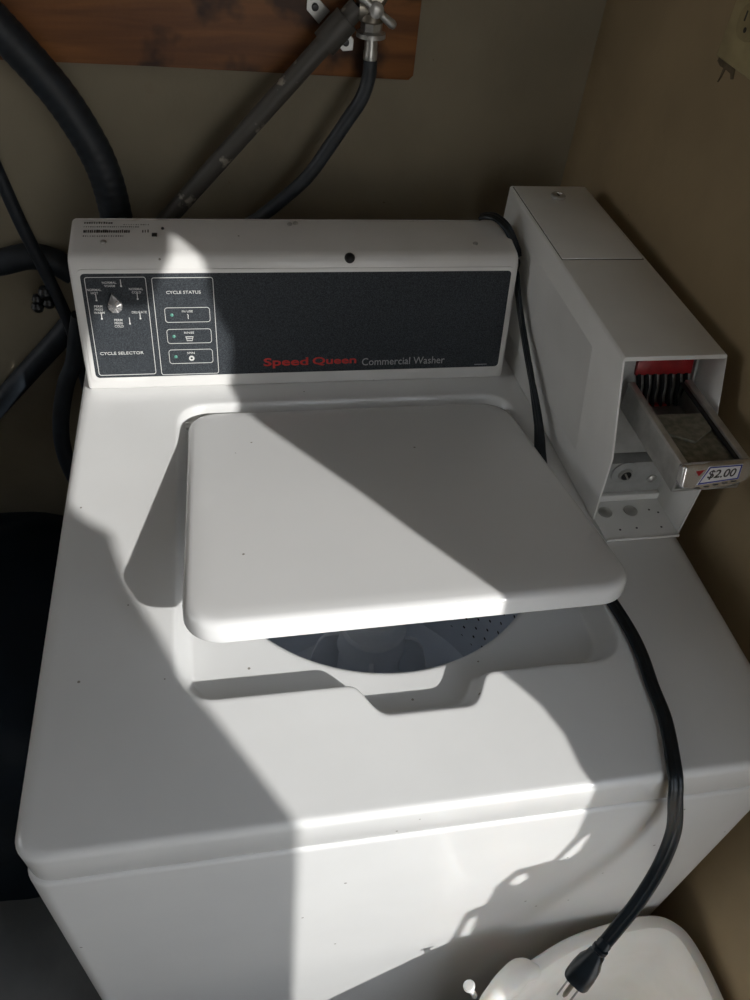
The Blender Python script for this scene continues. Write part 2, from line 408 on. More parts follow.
# the lid sits a little crooked: its left front corner is raised more than its right one
LC = {(0, 0): Vector((0.1285, 0.130, 1.003)), (1, 0): Vector((0.533, 0.1465, 0.9885)), (0, 1): Vector((0.1285, 0.509, 0.918)), (1, 1): Vector((0.522, 0.509, 0.918))}
ln = (LC[1, 0]-LC[0, 0]).cross(LC[0, 1]-LC[0, 0]).normalized()
def lid_pt(x, y, z):
    u, v = x/lid_w+0.5, y/ll+0.5
    return LC[0, 0]*(1-u)*(1-v)+LC[1, 0]*u*(1-v)+LC[0, 1]*(1-u)*v+LC[1, 1]*u*v+ln*z
def lid_loop(ins, z):
    return [lid_pt(x, y, z) for x, y in rrect(lid_w-2*ins, ll-2*ins, 0.034-ins*0.6, 12)]
bm = BM()
T = 0.020
prof = [(0.020, 0.0), (0.008, -0.0002), (0.0052, -0.0008), (0.0028, -0.0020), (0.0010, -0.0042), (0, -0.0070), (0, -T+0.002), (0.0006, -T), (0.002, -T), (0.0025, -T+0.003), (0.0025, -0.006), (0.010, -0.003)]
loops(bm, [lid_loop(i, z) for i, z in prof], cap0=True, cap1=True)
lid = obj('lid', bm, M_lid, washer, sharp=50)
# small white tab added to imitate a sunlit sliver under the lid front
bm = BM(); add_prism(bm, [(0.226, 0.160, 0.974), (0.239, 0.160, 0.974), (0.236, 0.158, 0.958), (0.229, 0.156, 0.942)], (0, 0.003, 0), 0.0004, 1); obj('sunlit_sliver', bm, M_lid, lid)
# hinge tabs at the back corners of the lid
for sx_ in (-1, 1):
    bm = BM(); p = hinge + Vector((sx_*(lid_w/2-0.0), -0.012, -0.010))
    add_lathe(bm, [(0.0045, -0.006), (0.0045, 0.006)], p, 16, axis_to((1, 0, 0)))
    obj('hinge_pin', bm, M_hood, lid)

# basket and agitator
AX, AY = 0.338, 0.322
def basket_mat():
    m = M_tub; nt = m.node_tree; b = nt.nodes['Principled BSDF']; src = b.inputs['Base Color'].links[0].from_socket
    uv = nt.nodes.new('ShaderNodeUVMap'); s = nt.nodes.new('ShaderNodeVectorMath'); s.operation = 'FRACTION'
    d = nt.nodes.new('ShaderNodeVectorMath'); d.operation = 'DISTANCE'; d.inputs[1].default_value = (0.5, 0.5, 0)
    nt.links.new(uv.outputs[0], s.inputs[0]); nt.links.new(s.outputs[0], d.inputs[0])
    g = nt.nodes.new('ShaderNodeMath'); g.operation = 'LESS_THAN'; g.inputs[1].default_value = 0.11
    nt.links.new(d.outputs['Value'], g.inputs[0])
    mx = nt.nodes.new('ShaderNodeMixRGB'); mx.inputs[2].default_value = (0.01, 0.012, 0.015, 1)
    nt.links.new(src, mx.inputs[1]); nt.links.new(g.outputs[0], mx.inputs[0]); nt.links.new(mx.outputs[0], b.inputs['Base Color'])
basket_mat()
bm = BM(); seg = 96; uvl = bm.loops.layers.uv.new('UVMap')
prof = [(0.180, 0.862), (0.215, 0.855), (0.225, 0.845), (0.226, 0.50), (0.218, 0.47), (0.19, 0.455), (0.05, 0.455)]
rings = [[bm.verts.new((OX+r*math.cos(2*PI*k/seg), OY+r*math.sin(2*PI*k/seg), z)) for k in range(seg)] for r, z in prof]
for j in range(len(rings)-1):
    for k in range(seg):
        f = bm.faces.new([rings[j][k], rings[j][(k+1) % seg], rings[j+1][(k+1) % seg], rings[j+1][k]])
        for lp, (kk, jj) in zip(f.loops, [(k, j), (k+1, j), (k+1, j+1), (k, j+1)]):
            z = prof[jj][1]
            u = kk/seg*64; v = z/0.0222
            lp[uvl].uv = (u, v) if j == 2 else (0.0, 0.0)
obj('wash_basket', bm, M_tub, washer)
bm = BM()
add_lathe(bm, [(0.0, 0.742), (0.028, 0.741), (0.0315, 0.738), (0.033, 0.733), (0.0375, 0.722), (0.0400, 0.7205), (0.0420, 0.718), (0.0420, 0.715), (0.0385, 0.712), (0.043, 0.690), (0.044, 0.680), (0.040, 0.675), (0.042, 0.60), (0.055, 0.53), (0.10, 0.49), (0.15, 0.475), (0.16, 0.465)], (AX, AY, 0), 64, cap=False)
agit = obj('agitator', bm, M_agit, washer)
for k in range(4):
    a = math.radians(-100+90*k); d = Vector((math.cos(a), math.sin(a), 0)); n = Vector((-d.y, d.x, 0))*0.003
    pts = [(0.03, 0.695), (0.050, 0.695), (0.060, 0.690), (0.068, 0.676), (0.074, 0.65), (0.082, 0.60), (0.105, 0.53), (0.145, 0.485), (0.145, 0.462), (0.03, 0.462)]
    bm = BM(); add_prism(bm, [Vector((AX, AY, z))+d*r-n for r, z in pts], n*2, 0.0012, 2)
    obj('agitator_vane', bm, M_agit, agit)

# control hood (white housing) with its sloped black panel
F0 = Vector((0, 0.562, 0.914)); FU = Vector((0, 0.030, 0.156)).normalized(); FN = Vector((1, 0, 0)).cross(FU)   # face frame, FN looks at the room
bm = BM()
prof = [(0.562, 0.9145), (0.5905, 1.063), (0.594, 1.070), (0.6005, 1.0745), (0.668, 1.0835), (0.672, 1.080), (0.672, 0.9145)]
x0, x1 = 0.0090, 0.5365
add_prism(bm, [(x0, y, z) for y, z in prof], (x1-x0, 0, 0), 0.005, 4)
hood = obj('control_hood', bm, M_hood, washer, sharp=50)
def FM(x, v, lift=0.0):
    """matrix: local x along the panel, local y up its slope, local z out of it"""
    o = F0 + FU*v + FN*lift + Vector((x, 0, 0))
    return Matrix(((1, FU.x, FN.x, o.x), (0, FU.y, FN.y, o.y), (0, FU.z, FN.z, o.z), (0, 0, 0, 1)))
def vz(z): return (z-0.914)/FU.z
px0, px1, pv0, pv1 = 0.0205, 0.5275, vz(0.9315), vz(1.0565)
# raised white bezel round the panel
bm = BM()
pc = FM((px0+px1)/2, (pv0+pv1)/2)
o1 = rrect(px1-px0+0.009, pv1-pv0+0.009, 0.008); o2 = rrect(px1-px0, pv1-pv0, 0.005)
ring_outline(bm, o1, o2, -0.0005, 0.0016, pc)
bez = obj('panel_bezel', bm, M_hood, hood)
bm = BM(); o2 = rrect(px1-px0, pv1-pv0, 0.005)
loops(bm, [[pc @ Vector((x, y, z)) for x, y in o2] for z in (-0.0003, 0.0008)], cap1=True)
panel = obj('control_panel', bm, M_black, washer, label='black control panel with white printed boxes')
PL = 0.0009
def rr_lines(bm, x0, x1, v0, v1, r, t=0.0007):
    m_ = FM((x0+x1)/2, (v0+v1)/2, PL)
    ring_outline(bm, rrect(x1-x0, v1-v0, r, 6), rrect(x1-x0-2*t, v1-v0-2*t, r-t, 6), -0.0001, 0.0002, m_)
bm = BM()
rr_lines(bm, 0.0245, 0.0915, vz(0.9315)+0.003, vz(1.0525), 0.003); obj('printed_frame', bm, M_white_ink, panel)
bm = BM()
rr_lines(bm, 0.0975, 0.1665, vz(0.930)+0.003, vz(1.0515), 0.003); obj('printed_frame', bm, M_white_ink, panel)
for z1, z0 in ((1.0165, 0.9985), (0.9905, 0.9725), (0.965, 0.947)):
    bm = BM(); rr_lines(bm, 0.1085, 0.1605, vz(z0), vz(z1), 0.0035, 0.0006); obj('printed_frame', bm, M_white_ink, panel)
def put_text(bm, txt, x, v, w=None, h=None, bold=0.0, center=True):
    t = text_bm(txt, w, h, bold)
    xs = [q.co.x for q in t.verts]; wd = max(xs)
    join(bm, t, FM(x-wd/2 if center else x, v, PL))
def thermo(bm, x, v, hollow=False):
    m_ = FM(x, v, PL)
    for q in ([(-0.0005, 0), (0.0005, 0), (0.0004, 0.0072), (-0.0004, 0.0072)],):
        add_prism(bm, [m_ @ Vector((a, b, 0)) for a, b in q], FN*0.0002)
    ring = [(0.0011*math.cos(2*PI*k/14), 0.0011*math.sin(2*PI*k/14)-0.0004) for k in range(14)]
    add_prism(bm, [m_ @ Vector((a, b, 0)) for a, b in ring], FN*0.0002)
TH = 0.0027
def ink(name, fn, label=None):
    bm = BM(); fn(bm); return obj(name, bm, M_white_ink, panel, smooth=False, label=label)
for (lines, x, z), (tx, tz) in zip(((('NORMAL', 'WARM'), 0.051, 1.0475), (('NORMAL', 'HOT'), 0.0335, 1.0395), (('NORMAL', 'COLD'), 0.0795, 1.040),
                    (('PERM', 'PRESS', 'WARM'), 0.0355, 1.0205), (('PERM', 'PRESS', 'COLD'), 0.0555, 1.004), (('DELICATE',), 0.080, 1.013)),
                    ((0.0635, 1.0425), (0.0345, 1.0265), (0.0800, 1.0275), (0.0375, 1.005), (0.0680, 0.9985), (0.0805, 1.0045))):
    def setting(bm):
        for k, w_ in enumerate(lines): put_text(bm, w_, x, vz(z)-0.0038*k-TH, None, TH, 0.004)
    ink('setting_lettering', setting, 'white printed words ' + ' '.join(lines))
    ink('thermometer_icon', lambda bm: thermo(bm, tx, vz(tz)))
ink('selector_lettering', lambda bm: put_text(bm, 'CYCLE SELECTOR', 0.0545, vz(0.9605), 0.050, 0.0036, 0.006))
ink('status_lettering', lambda bm: put_text(bm, 'CYCLE STATUS', 0.132, vz(1.0325), 0.039, 0.0036, 0.006))
for w_, z, wd in (('IN USE', 1.0105, 0.0125), ('RINSE', 0.9845, 0.0115), ('SPIN', 0.9590, 0.0090)):
    ink('status_word', lambda bm: put_text(bm, w_, 0.1345, vz(z), wd, 0.0026, 0.004), 'white printed word ' + w_)
def poly(bm, x, v, pts): add_prism(bm, [FM(x, v, PL) @ Vector((a, b, 0)) for a, b in pts], FN*0.0002)
ink('agitate_icon', lambda bm: poly(bm, 0.1345, vz(1.0025), [(-0.0008, 0.006), (0.0002, 0.0062), (0.0012, 0.004), (0.0006, 0.0022), (0.0009, 0), (0.0001, 0), (-0.0002, 0.0024), (0.0004, 0.004)]))
def tub_icon(bm):
    for a, b in (((-0.0046, 0.0058), (0.0046, 0.0048)), ((-0.0040, 0.0034), (0.0040, 0.0026)), ((-0.0030, 0.0008), (0.0030, 0))):
        poly(bm, 0.1345, vz(0.9755), [(a[0], a[1]), (a[0], b[1]), (b[0], b[1]), (b[0], a[1])])
    poly(bm, 0.1345, vz(0.9755), [(-0.0046, 0.0058), (-0.0032, 0), (-0.0026, 0), (-0.0038, 0.0058)])
    poly(bm, 0.1345, vz(0.9755), [(0.0046, 0.0058), (0.0038, 0.0058), (0.0026, 0), (0.0032, 0)])
ink('tub_icon', tub_icon)
c1 = [(0.0033*math.cos(2*PI*k/20), 0.0033*math.sin(2*PI*k/20)) for k in range(20)]; c2 = [(a*0.42, b*0.42) for a, b in c1]
ink('spin_icon', lambda bm: ring_outline(bm, c1, c2, -0.0001, 0.0002, FM(0.1350, vz(0.9535), PL)))
bm = BM()
t = text_bm('Speed', 0.0555, 0.0138, 0.020, thick=0.0003); join(bm, t, FM(0.2215, vz(0.9375), PL))
t = text_bm('Queen', 0.0555, 0.0115, 0.020, thick=0.0003); join(bm, t, FM(0.2825, vz(0.9395), PL))
obj('brand_lettering', bm, M_red_ink, panel, label='heavy red lettering')
bm = BM()
t = text_bm('Commercial Washer', 0.1085, 0.0098, 0.0, thick=0.0003); join(bm, t, FM(0.3455, vz(0.9380), PL))
obj('model_lettering', bm, M_grey_ink, panel, label='thin grey lettering')
bm = BM(); add_box(bm, (0.495, vz(0.9345), PL), (0.512, vz(0.9345)+0.0009, PL+0.0002), M=FM(0, 0)); obj('fine_print', bm, M_grey_ink, panel)
for z in (1.0075, 0.9815, 0.956):
    bm = BM(); m_ = FM(0.1165, vz(z), PL); add_lathe(bm, [(0.0019, -0.0004), (0.0019, 0.0004), (0.0012, 0.0008), (0.0, 0.0009)], m_.translation, 16, m_.to_3x3(), cap=False)
    obj('indicator_light', bm, M_led, panel, label='small green indicator light')
# pointed selector knob
bm = BM(); m_ = FM(0.0545, vz(1.0205), PL)
ca = math.radians(97)
outl = []
for k in range(72):
    a = ca+2*PI*k/72; r = 0.0080
    d_ = abs((a-ca+PI) % (2*PI)-PI); al = math.acos(0.0080/0.0150)
    if d_ < al: r = 0.0080/math.cos(al-d_)
    outl.append((r*math.cos(a), r*math.sin(a)))
loops(bm, [[m_ @ Vector((x*s, y*s, z)) for x, y in outl] for s, z in ((1, 0), (1, 0.0045), (0.94, 0.0052), (0.25, 0.0064))], cap1=True)
knob = obj('selector_knob', bm, M_knob, panel, sharp=20, label='pointed metallic selector knob')
bm = BM()
for a in (20, 65, 155, 200, 245, 290, 335):
    a = math.radians(a); d = Vector((math.cos(a), math.sin(a), 0)); n = Vector((-d.y, d.x, 0))*0.0005
    add_prism(bm, [m_ @ (d*0.002+n+Vector((0, 0, 0.0063))), m_ @ (d*0.002-n+Vector((0, 0, 0.0063))), m_ @ (d*0.0078-n*2+Vector((0, 0, 0.0053))), m_ @ (d*0.0078+n*2+Vector((0, 0, 0.0053)))], FN*0.0006)
obj('knob_ribs', bm, M_chrome, knob)
# things on top of the hood: rating print, black plug, screws
TU = Vector((0, 0.0675, 0.009)).normalized(); TN = Vector((1, 0, 0)).cross(TU)
def TM(x, y):
    o = Vector((x, y, 1.0745+(y-0.6005)*0.009/0.0675)) + TN*0.0002
    return Matrix(((1, TU.x, TN.x, o.x), (0, TU.y, TN.y, o.y), (0, TU.z, TN.z, o.z), (0, 0, 0, 1)))
bm = BM()
def strokes(x, y, w, h, n, fill=0.7):
    p = x
    for k in range(n):
        ww = w/n*random.uniform(fill-0.25, fill+0.15)
        add_box(bm, (0, 0, 0), (ww, h*random.uniform(0.75, 1), 0.0002), M=TM(p, y)); p += w/n
strokes(0.024, 0.657, 0.032, 0.0035, 12); strokes(0.024, 0.650, 0.062, 0.0020, 26, 0.5); strokes(0.068, 0.6545, 0.030, 0.0018, 11, 0.45)
strokes(0.024, 0.6395, 0.052, 0.0060, 22, 0.75); strokes(0.024, 0.632, 0.046, 0.0020, 18, 0.5); strokes(0.089, 0.640, 0.009, 0.006, 3, 0.6)
obj('rating_print', bm, M_dark_ink, hood, smooth=False)
bm = BM(); add_box(bm, (0, 0, 0), (0.006, 0.006, 0.0012), 0.0003, M=TM(0.100, 0.632)); obj('black_clip', bm, M_blackpl, hood)
bm = BM(); pn = (FN+TN).normalized(); add_lathe(bm, [(0.0062, -0.002), (0.0062, 0.001), (0.0048, 0.0028), (0.0022, 0.0036), (0, 0.0038)], Vector((0.326, 0.5955, 1.0705)), 24, axis_to(pn), cap=False)
obj('hole_plug', bm, M_blackpl, hood, label='round black plastic hole plug')
for x, y in ((0.047, 0.622), (0.261, 0.657), (0.485, 0.618), (0.268, 0.659), (0.1120, 0.6475)):
    r = 0.0032 if x != 0.112 else 0.0018
    bm = BM(); m_ = TM(x, y); add_lathe(bm, [(r, -0.0005), (r, 0.0008), (r*0.7, 0.0016), (0, 0.0018)], m_.translation, 16, m_.to_3x3(), cap=False)
    obj('screw', bm, M_steel if x != 0.112 else M_blackpl, hood)

# ---------------------------------------------------------------- the coin box
coin = thing('coin_box', 'white sheet-metal coin box with an open front mounted beside the control panel', 'coin box', (0.602, 0.45, 0.914))
ZT = 1.108
def sheet(bm, pts, th):
    """thin plate: polygon pts thickened by vector th"""
    add_prism(bm, pts, th, 0.0006, 2)
def side_pts(xt, xb0, xb1, yt, ym, zm, yb):
    # top back, top front, middle front, bottom front, bottom back
    return [(xt, 0.712, ZT), (xt+0.001, yt, ZT), ((xt+xb1)/2+0.002, ym, zm), (xb1, yb, 0.9155), (xb0, 0.712, 0.9155)]
bm = BM()
sheet(bm, side_pts(0.551, 0.549, 0.5635, 0.330, 0.297, 1.004, 0.295), (0.0022, 0, 0))
sheet(bm, [(0.656, 0.712, ZT), (0.6605, 0.326, ZT), (0.657, 0.272, 1.004), (0.654, 0.266, 0.985), (0.654, 0.266, 0.9155), (0.654, 0.712, 0.9155)], (-0.0022, 0, 0))
# top with soft folds
tp = []
add_prism(bm, [(0.551, 0.712, ZT-0.004), (0.551, 0.712, ZT-0.001), (0.5525, 0.712, ZT+0.0012), (0.6545, 0.712, ZT+0.0012), (0.656, 0.712, ZT-0.001), (0.656, 0.712, ZT-0.004)], (0, -0.386, 0), 0.0005, 1)
for v in bm.verts:
    if v.co.x > 0.65 and v.co.y < 0.4 and v.co.z > ZT-0.01: v.co.x = max(v.co.x, min(0.6605, v.co.x+0.0045))
sheet(bm, [(0.551, 0.712, 0.9155), (0.551, 0.712, ZT), (0.654, 0.712, ZT), (0.654, 0.712, 0.9155)], (0, -0.002, 0))
shell = obj('housing', bm, M_coin, coin, sharp=30)
# service plate on the top with its key lock
bm = BM(); add_box(bm, (0.5545, 0.517, ZT+0.0006), (0.6525, 0.706, ZT+0.0026), 0.0007, 2); door = obj('service_door', bm, M_coin, coin)
bm = BM(); add_box(bm, (0.5535, 0.5155, ZT+0.0005), (0.6535, 0.7075, ZT+0.0015)); obj('door_gap', bm, M_dark_ink, coin, smooth=False)
bm = BM(); add_lathe(bm, [(0.0095, 0), (0.0095, 0.0030), (0.0082, 0.0042), (0.0060, 0.0042), (0.0055, 0.0028), (0, 0.0028)], (0.604, 0.676, ZT+0.0024), 28, cap=False); lock = obj('key_lock', bm, M_steel, door)
bm = BM(); add_box(bm, (0.6028, 0.6715, ZT+0.0050), (0.6052, 0.6805, ZT+0.0056)); obj('keyhole', bm, M_blackpl, lock)
# mounting tray in the bottom
bm = BM()
sheet(bm, [(0.5665, 0.262, 0.9155), (0.652, 0.262, 0.9155), (0.652, 0.40, 0.9155), (0.5605, 0.40, 0.9155)], (0, 0, 0.0018))
sheet(bm, [(0.5665, 0.2615, 0.9150), (0.652, 0.2615, 0.9150), (0.652, 0.2635, 0.9150), (0.5665, 0.2635, 0.9150)], (0, 0, 0.0035))
tray = obj('mounting_tray', bm, M_coin, coin)
for x in (0.5810, 0.6115):
    bm = BM(); add_lathe(bm, [(0.0078, 0), (0.0078, 0.0012), (0.0055, 0.0030), (0, 0.0036)], (x, 0.303, 0.9172), 24, cap=False); obj('screw', bm, M_steel, tray)
for x, y in ((0.588, 0.276), (0.608, 0.277), (0.637, 0.276), (0.634, 0.303), (0.643, 0.298)):
    bm = BM(); add_lathe(bm, [(0.0012, 0), (0.0012, 0.0003), (0, 0.0003)], (x, y, 0.9173), 12, cap=False); obj('drill_hole', bm, M_blackpl, tray)
# lower inner box carrying the round lock
bm = BM()
add_box(bm, (0.567, 0.325, 0.9175), (0.6515, 0.40, 0.9705), 0.0012, 2)
lower = obj('lower_compartment', bm, M_coin_in, coin)
bm = BM(); add_box(bm, (0.567, 0.319, 0.9175), (0.6515, 0.3255, 0.9265), 0.001, 2); obj('lower_lip', bm, M_coin, coin)
bm = BM(); add_lathe(bm, [(0.0150, 0), (0.0150, 0.0012), (0.0085, 0.0032), (0.0078, 0.0060), (0.0062, 0.0064), (0.0058, 0.004), (0, 0.004)], (0.600, 0.3245, 0.957), 28, axis_to((0, -1, 0.0)), cap=False)
lk = obj('cash_lock', bm, M_coin_in, lower)
bm = BM(); add_lathe(bm, [(0.0057, 0), (0.0057, 0.0012), (0, 0.0012)], (0.600, 0.3198, 0.957), 24, axis_to((0, -1, 0.0)), cap=False); obj('lock_core', bm, M_blackpl, lk)
bm = BM(); add_box(bm, (-0.0010, -0.0048, 0), (0.0010, 0.0048, 0.0012), 0.0003, M=Matrix.Translation((0.600, 0.3184, 0.957)) @ Matrix.Rotation(PI/2, 4, 'X') @ Matrix.Rotation(0.6, 4, 'Z')); obj('lock_slot', bm, M_steel, lk)
bm = BM(); add_lathe(bm, [(0.0058, 0), (0.0054, 0.0012), (0.003, 0.0026), (0, 0.0030)], (0.637, 0.3245, 0.945), 20, axis_to((0, -1, 0)), cap=False); obj('rivet', bm, M_steel, lower)
# inner back plate behind the coin slots
BP = Matrix(((1, 0, 0, 0.6195), (0, 0.28, -0.96, 0.352), (0, 0.96, 0.28, 1.052), (0, 0, 0, 1)))
bm = BM(); add_box(bm, (-0.052, -0.075, -0.003), (0.0365, 0.051, 0.0), 0.0006, 1, BP)
for s in (-0.048, 0.034): add_box(bm, (s-0.0015, -0.06, 0), (s+0.0015, 0.046, 0.006), 0.0005, 1, BP)
obj('slot_plate', bm, M_coin_in, coin)
bm = BM(); add_box(bm, (-0.032, 0.015, 0), (0.0305, 0.031, 0.0045), 0.0008, 2, BP); obj('red_guard', bm, M_redpl, coin, label='upper red plastic guard')
bm = BM(); add_box(bm, (-0.026, -0.027, 0), (0.014, -0.017, 0.0055), 0.0008, 2, BP); obj('red_guard', bm, M_redpl, coin, label='lower red plastic guard')

# the sliding coin mechanism
slide = None
bm = BM()
ZS, SY = 1.064, 0.218
add_box(bm, (0.5785, SY, ZS-0.030), (0.5815, 0.345, ZS), 0.0006, 2)      # side plates
add_box(bm, (0.6440, SY, ZS-0.030), (0.6470, 0.345, ZS), 0.0006, 2)
add_box(bm, (0.5785, SY, ZS-0.032), (0.6470, 0.345, ZS-0.029), 0.0006, 2)
slide = obj('coin_slide', bm, M_steel, coin)
bm = BM()
add_box(bm, (0.5772, SY-0.002, ZS-0.0022), (0.5842, 0.345, ZS+0.0018), 0.0008, 2); obj('slide_rail', bm, M_rail, slide)
bm = BM(); add_box(bm, (0.6405, SY-0.002, ZS-0.0022), (0.6480, 0.345, ZS+0.0018), 0.0008, 2); obj('slide_rail', bm, M_rail, slide)
bm = BM(); add_box(bm, (0.6365, SY, ZS-0.004), (0.6405, 0.345, ZS-0.001), 0.0005, 1); obj('slide_groove', bm, M_blackpl, slide)
bm = BM()
# worn coin plate with a pointed step across it
add_prism(bm, [(0.583, SY, ZS-0.006), (0.641, SY, ZS-0.006), (0.641, 0.300, ZS-0.006), (0.583, 0.300, ZS-0.006)], (0, 0, -0.003), 0.0004, 1)
add_prism(bm, [(0.584, 0.296, ZS-0.0058), (0.584, 0.270, ZS-0.0058), (0.610, 0.254, ZS-0.0058), (0.636, 0.272, ZS-0.0058), (0.636, 0.296, ZS-0.0058)], (0, 0, 0.0030), 0.0003, 1)
obj('coin_plate', bm, M_plate, slide)
# row of black coin fingers with grey gaps
for k in range(7):
    x = -0.028 + 0.0088*k
    bm = BM()
    P = [(x, 0.016, 0.003), (x+0.001, 0.008, 0.0045), (x+0.0025, 0.001, 0.0040), (x+0.002, -0.008, 0.0045), (x+0.004, -0.017, 0.0040), (x+0.006, -0.022, 0.0035)]
    add_tube(bm, [BP @ p for p in catmull(P, 4)], 0.0025, 8); obj('coin_finger', bm, M_finger, coin)
for k in range(6):
    x = -0.0236 + 0.0088*k
    bm = BM(); add_lathe(bm, [(0.0028, 0), (0.0028, 0.0025), (0.0018, 0.0034), (0, 0.0036)], BP @ Vector((x, 0.006, 0.0)), 14, BP.to_3x3(), cap=False); obj('coin_pin', bm, M_steel, coin)
# chrome front with price label
bm = BM()
fo = [(-0.0365, 0.0115), (0.0355, 0.0125), (0.0355, 0.000), (0.030, -0.0065), (0.012, -0.0105), (-0.016, -0.0125), (-0.0345, -0.0115), (-0.0365, -0.008)]
FRT = Matrix(((1, 0, 0, 0.6125), (0, 0.30, -0.954, SY-0.001), (0, 0.954, 0.30, ZS-0.009), (0, 0, 0, 1)))
add_prism(bm, [FRT @ Vector((a, b, -0.003)) for a, b in fo], FRT.to_3x3() @ Vector((0, 0, 0.011)), 0.0028, 4)
chrome = obj('chrome_front', bm, M_chrome, slide, label='chrome slide front with price label')
bm = BM()
lo_ = [(-0.0120, 0.0105), (0.0215, 0.0115), (0.0205, -0.0035), (-0.0205, -0.0075)]
add_prism(bm, [FRT @ Vector((a, b, 0.0080)) for a, b in lo_], FRT.to_3x3() @ Vector((0, 0, 0.0005)))
obj('price_label', bm, M_label, slide, smooth=False, label='white price label')
bm = BM()
def inset_poly(P, d):
    cx_ = sum(p[0] for p in P)/len(P); cy_ = sum(p[1] for p in P)/len(P)
    return [(cx_+(a-cx_)*(1-d/0.02), cy_+(b-cy_)*(1-d/0.0095)) for a, b in P]
ring_outline(bm, inset_poly(lo_, 0.0004), inset_poly(lo_, 0.0018), 0.0084, 0.0087, FRT)
obj('label_border', bm, M_blue_ink, slide, smooth=False)
bm = BM(); join(bm, text_bm('$2.00', 0.0285, 0.0095, 0.012, shear=0.25), FRT @ Matrix.Translation((-0.0120, -0.0025, 0.0086)) @ Matrix.Rotation(0.03, 4, 'Z'))
obj('price_lettering', bm, M_dark_ink, slide, smooth=False)
bm = BM()
for k in range(5): add_box(bm, (-0.022+0.009*k, -0.0112+0.0012*k, 0.0070), (-0.0165+0.009*k, -0.0102+0.0012*k, 0.0084), M=FRT)
obj('slide_slots', bm, M_blackpl, slide, smooth=False)
bm = BM(); add_prism(bm, [FRT @ Vector((a, b, 0.0079)) for a, b in [(-0.0245, 0.0065), (-0.0155, 0.0075), (-0.0205, 0.0015)]], FRT.to_3x3() @ Vector((0, 0, 0.0004))); obj('red_mark', bm, M_redpl, slide, smooth=False)

# ---------------------------------------------------------------- power cord
cordP = [(0.500, 0.662, 1.090), (0.507, 0.658, 1.094), (0.517, 0.648, 1.096), (0.531, 0.638, 1.086), (0.5425, 0.625, 1.064), (0.5425, 0.606, 1.041), (0.5425, 0.576, 1.016), (0.5425, 0.530, 0.988),
         (0.5425, 0.482, 0.962), (0.541, 0.436, 0.938), (0.534, 0.395, 0.923), (0.526, 0.345, 0.9185), (0.526, 0.270, 0.9180), (0.535, 0.215, 0.9175), (0.5440, 0.155, 0.9175), (0.5450, 0.120, 0.9175), (0.5410, 0.085, 0.9175),
         (0.5380, 0.050, 0.9178), (0.5265, 0.008, 0.9185), (0.5235, -0.006, 0.914), (0.5245, -0.0125, 0.902), (0.536, -0.022, 0.856), (0.535, -0.034, 0.810), (0.526, -0.046, 0.762), (0.513, -0.056, 0.722), (0.504, -0.062, 0.699)]
cordW = [(0.3, 1, 0)]*2 + [(0.4, 1, 0.3), (0.3, 0.8, 0.6)] + [(0, 0.6, 0.8)]*5 + [(0.3, 0.4, 0.8), (0.9, 0.1, 0.2)] + [(1, 0, 0)]*9 + [(1, -0.1, 0), (0.9, -0.4, 0.1)] + [(0.66, -0.75, 0.1)]*4
fine = catmull(cordP, 8)
wf = []
for i in range(len(fine)):
    t = i/8; k = min(int(t), len(cordW)-2); f = t-k
    wf.append(Vector(cordW[k]).lerp(Vector(cordW[k+1]), f))
sec = []
for cxx, a0, a1 in ((0.0044, -75, 120), (0.0, 60, 120), (-0.0044, 60, 300), (0.0, 240, 300), (0.0044, 240, 284)):
    for j in range(7):
        a = math.radians(a0+(a1-a0)*j/6); r = 0.0023
        sec.append((cxx+r*math.cos(a), r*math.sin(a)))
bm = BM(); add_tube(bm, fine, 0, section=sec, wide=wf)
cord = tag(obj('power_cord', bm, M_cord, sharp=60), 'flat black power cord running under the washer lid and hanging over its front edge', 'power cord')
# moulded three-pin plug
pa, pb = Vector((0.504, -0.062, 0.699)), Vector((0.480, -0.080, 0.654))
pd = (pb-pa).normalized(); pu = Vector((0.66, -0.75, 0.1)); pu = (pu-pd*pu.dot(pd)).normalized(); pv = pd.cross(pu)
PM = Matrix(((pu.x, pv.x, pd.x, pa.x), (pu.y, pv.y, pd.y, pa.y), (pu.z, pv.z, pd.z, pa.z), (0, 0, 0, 1)))
PLn = (pb-pa).length*0.98
bm = BM()
def pring(w, h, r, z): return [PM @ Vector((x, y, z)) for x, y in rrect(w, h, r, 6)]
s = PLn/0.062
prof = [(0.011, 0.007, 0.003, -0.004), (0.014, 0.011, 0.005, 0.0), (0.014, 0.011, 0.005, 0.004), (0.011, 0.008, 0.0035, 0.005), (0.011, 0.008, 0.0035, 0.007), (0.0155, 0.012, 0.0055, 0.008), (0.0155, 0.012, 0.0055, 0.012), (0.012, 0.010, 0.0045, 0.013), (0.012, 0.010, 0.0045, 0.015),
        (0.0165, 0.013, 0.006, 0.017), (0.018, 0.015, 0.006, 0.024), (0.024, 0.021, 0.008, 0.034), (0.026, 0.024, 0.009, 0.046), (0.0262, 0.0242, 0.009, 0.0595), (0.0245, 0.0225, 0.008, 0.062)]
loops(bm, [pring(w, h, r, z*s) for w, h, r, z in prof], cap0=True, cap1=True)
plug = obj('plug', bm, M_cord, cord, sharp=45, label='moulded black three-pin plug')
for x, y, w, h, ln_ in ((-0.0062, 0.003, 0.0016, 0.0062, 0.016), (0.0062, 0.003, 0.0016, 0.0062, 0.016)):
    bm = BM(); add_box(bm, (x-w/2, y-h/2, 0.061*s), (x+w/2, y+h/2, 0.062*s+ln_*1.5), 0.0003, 1, PM); obj('plug_blade', bm, M_steel, plug)
